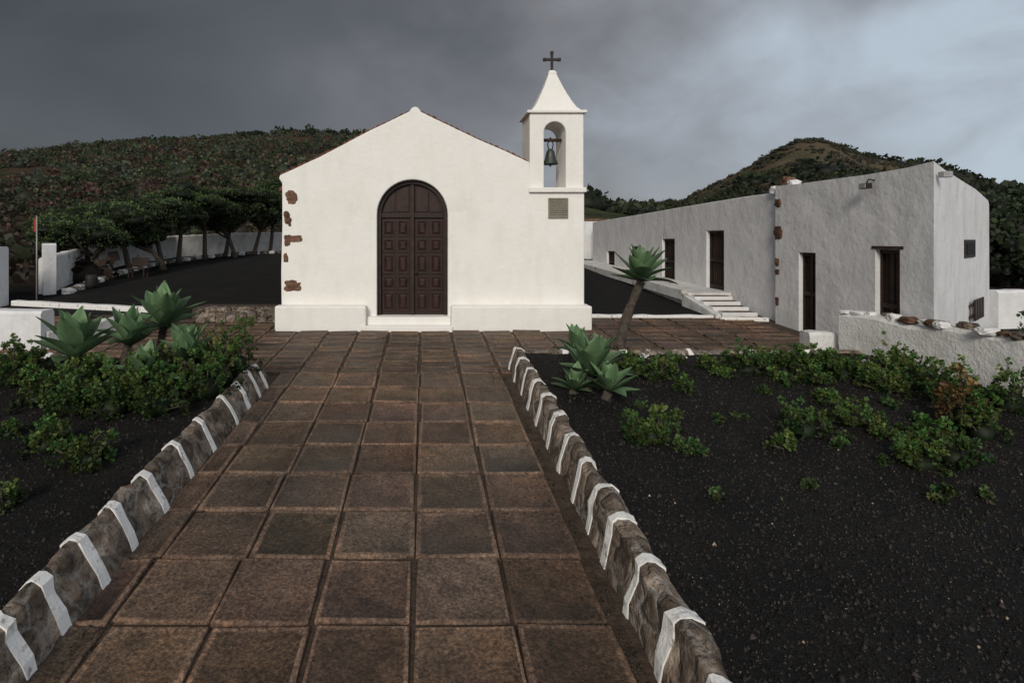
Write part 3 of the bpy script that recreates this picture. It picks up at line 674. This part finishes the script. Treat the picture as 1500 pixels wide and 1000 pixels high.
for s in [(20,560,40,55),(60,590,45,55),(110,600,50,60),(165,605,50,68),(230,602,55,75),(300,580,50,78),(345,548,38,92),(290,545,40,60),(120,560,50,40),(35,545,40,48),(200,575,50,66),(250,560,40,56),(325,562,36,80),
          (70,655,42,42),(125,682,40,52),(0,745,30,36),(12,640,22,28)]:
    shrub(*s,col=(.060,.115,.026))
for s in [(955,645,34,46),(925,640,22,30),(1003,660,22,16),(925,548,28,30),(960,552,32,32),(1000,572,20,22),(1090,545,38,40),(1040,540,24,20),(1060,552,18,14),(1175,540,44,38),(1130,535,26,28),(1235,552,40,38),(1290,572,38,40),(1330,560,44,46),(1390,588,52,54),(1178,636,38,50),(1150,654,22,18),(1250,622,36,40),(1290,640,20,24),(1345,686,44,52),(1395,680,40,60),(1440,640,34,60),(1310,545,32,48),(1480,600,40,72),(1230,655,12,12),(1350,640,30,28),(985,532,18,15),(1190,560,30,26),(1140,560,20,18),(1120,575,14,12),(1215,590,22,20)]:
    shrub(*s,col=random.choice([(.060,.118,.024),(.050,.100,.024),(.074,.130,.03)]))
shrub(1410,625,36,84,col=(.13,.095,.035)); shrub(1445,560,32,66,col=(.05,.09,.03)); shrub(1490,560,38,84,col=(.05,.09,.03))
for i in range(26):
    shrub(random.uniform(900,1480),random.choice([random.uniform(560,620),random.uniform(600,730)]),random.uniform(5,13),random.uniform(5,14),col=(.055,.10,.028),name='seedling')
q=Acc(); n=2200
X=rng.uniform(1.7,7,n); Y=rng.uniform(3.0,8.3,n); ok=rng.uniform(size=n)<.35+.4*np.sin(X*2.1)*np.cos(Y*1.7)+.25*(Y>6); X=X[ok];Y=Y[ok]; n=len(X)
P=np.stack([X,Y,PL(Y)+OFF+.0],1); D=rdir(n,1.2); C=np.array([.06,.09,.03])*rng.uniform(.3,1.3,n)[:,None]
V,Fq,CC=leafquads(P,D,rng.uniform(.012,.035,n),C,.25); q.add(V,Fq,CC); q.out('ground_weeds',M_leaf)
q=Acc()
for (px,py) in ((945,525),(1000,526),(1270,533),(950,518),(1385,540),(1320,548)):
    x,y,z=G(px,py,OFF); n=26; P=np.array([x,y,z+.03])+rng.normal(size=(n,3))*.025; V,Fq,CC=leafquads(P,rdir(n,.6),.03,np.ones((n,3))*.7,.5); q.add(V,Fq,CC)
q.out('white_flowers',M_leaf)
# ------------------------------------------------------------ TREES left (umbrella)
def umb(px,cy,bpx,Y,rw,rh,col=(.050,.078,.028),name='windswept_juniper_tree'):
    root=empty(name); bx=(bpx-620)*Y/F; bz=PL(Y); cx_=(px-620)*Y/F; cz_=CH-(cy-350)*Y/F; rx=rw*Y/F; rz=rh*Y/F
    q=Acc();t=Acc()
    mid=(bx*.6+cx_*.4+random.uniform(-.1,.1),Y,bz*.45+cz_*.55)
    tube('trunk',[(bx,Y,bz-.1),(bx+(cx_-bx)*.1,Y,bz+.25),mid,(cx_,Y,cz_)],[.15,.10,.08,.05],M_trunk,root,8,.1)
    for k_ in range(7):
        az=random.uniform(0,6.28); e=(cx_+math.cos(az)*rx*.7,Y+math.sin(az)*rx*.6,cz_+random.uniform(-.1,.3)*rz)
        tube('limb_%d'%k_,[mid,((mid[0]+e[0])/2,(mid[1]+e[1])/2,(mid[2]+e[2])/2-.05),e],[.055,.04,.02],M_trunk,root,6,.1)
    for k_ in range(42):
        az=random.uniform(0,6.28); rr=math.sqrt(random.random()); c=(cx_+math.cos(az)*rx*rr*.88,Y+math.sin(az)*rx*rr*.7,cz_+random.uniform(-.45,.9)*rz*(1-.5*rr*rr))
        cr=random.uniform(.18,.38)*min(rx,1.5); b_=random.uniform(.5,1.7)
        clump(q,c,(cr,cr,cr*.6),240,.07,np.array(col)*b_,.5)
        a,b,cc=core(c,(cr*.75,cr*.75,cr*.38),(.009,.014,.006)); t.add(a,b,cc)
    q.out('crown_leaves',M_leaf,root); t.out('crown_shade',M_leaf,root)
for a in ((110,348,158,18.5,72,28),(165,332,190,20.5,62,32),(222,322,238,22,54,38),(262,312,262,23.5,48,42),(300,306,300,25,52,44),(345,306,330,26.5,54,42),(390,310,372,27.5,48,42),(410,298,395,28.5,36,40),(205,350,240,21,32,18),(320,330,345,26,34,20)):
    umb(*a)
# ------------------------------------------------------------ hillside vegetation masses
def field(name,n,xr,yr,rr,pal,per=34,mask=None,ex=None,flat=.75,thr=(-.55,.10)):
    q=Acc();t=Acc()
    for i in range(n):
        y=yr[0]+(yr[1]-yr[0])*random.random(); u=random.uniform(*xr); x=u*y
        if mask and fbm(x+mask,y,11,3)<random.uniform(*thr): continue
        z=TH(x,y)
        if ex and ex(x,y,z): continue
        r=random.uniform(*rr)*(1.5 if random.random()<.12 else 1); c=np.array(random.choice(pal))*random.uniform(.6,1.4)
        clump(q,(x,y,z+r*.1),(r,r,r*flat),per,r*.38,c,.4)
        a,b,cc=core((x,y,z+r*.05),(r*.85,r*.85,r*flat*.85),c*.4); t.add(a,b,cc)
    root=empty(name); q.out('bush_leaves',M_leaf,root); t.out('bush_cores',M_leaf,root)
pal=[(.036,.052,.020),(.048,.066,.026),(.026,.038,.016),(.075,.090,.052),(.070,.052,.032),(.085,.050,.034),(.058,.075,.05)]
field('hillside_shrubs',6200,(-.85,.05),(42,118),(.25,.75),pal,26,5.,thr=(-.35,.18))
field('hillside_shrubs',1500,(-.98,-.2),(31,47),(.3,.65),[(.030,.044,.019),(.055,.040,.028),(.040,.048,.024),(.085,.048,.038)],45,None)
field('bare_thicket',260,(-1.0,-.62),(18,30),(.4,.75),[(.045,.034,.026),(.030,.036,.018),(.06,.04,.03)],70,None)
field('ridge_trees',220,(-.62,-.08),(100,116),(.6,1.3),[(.018,.027,.012),(.026,.035,.016)],50)
field('hillside_scrub',3800,(.25,1.2),(85,156),(.3,.75),[(.046,.048,.026),(.060,.056,.034),(.038,.042,.022),(.070,.060,.04)],22,9.,flat=.6)
field('distant_trees',750,(.28,1.15),(60,98),(.8,1.7),[(.018,.027,.013),(.026,.037,.017),(.034,.042,.02)],50,ex=lambda x,y,z:z>15)
field('distant_trees',150,(.76,1.2),(135,151),(1.1,2.0),[(.016,.024,.012),(.022,.030,.014)],60)
def bushtree(x,y,h,r,col,name='evergreen_tree'):
    root=empty(name); q=Acc();t=Acc(); z=TH(x,y)
    tube('trunk',[(x,y,z-.2),(x+.1,y,z+h*.4),(x,y,z+h*.8)],[.16,.11,.05],M_trunk,root)
    for k_ in range(36):
        d=rdir(1)[0]; f=random.random()**.5; c=(x+d[0]*r*f,y+d[1]*r*f,z+h*.5+d[2]*h*.42*f); cr=random.uniform(.22,.42)*r*.8
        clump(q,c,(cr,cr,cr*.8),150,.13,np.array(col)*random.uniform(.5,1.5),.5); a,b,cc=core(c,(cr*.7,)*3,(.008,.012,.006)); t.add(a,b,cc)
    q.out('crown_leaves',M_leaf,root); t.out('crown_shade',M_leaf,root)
for (x,y,h,r) in ((15.2,15.5,2.5,1.4),(17.5,16.5,2.3,1.6),(20,17.5,2.2,1.8),(16.5,19.5,3.2,1.7),(20.5,21,2.9,1.9),(19.5,24,3.8,2.0),(24,23,2.8,2.1),(23,27,3.6,2.1),(28,27,3,2.3),(26,20,2.2,2)):
    bushtree(x,y,h,r,(.034,.050,.022))
print('objects',len(bpy.data.objects))
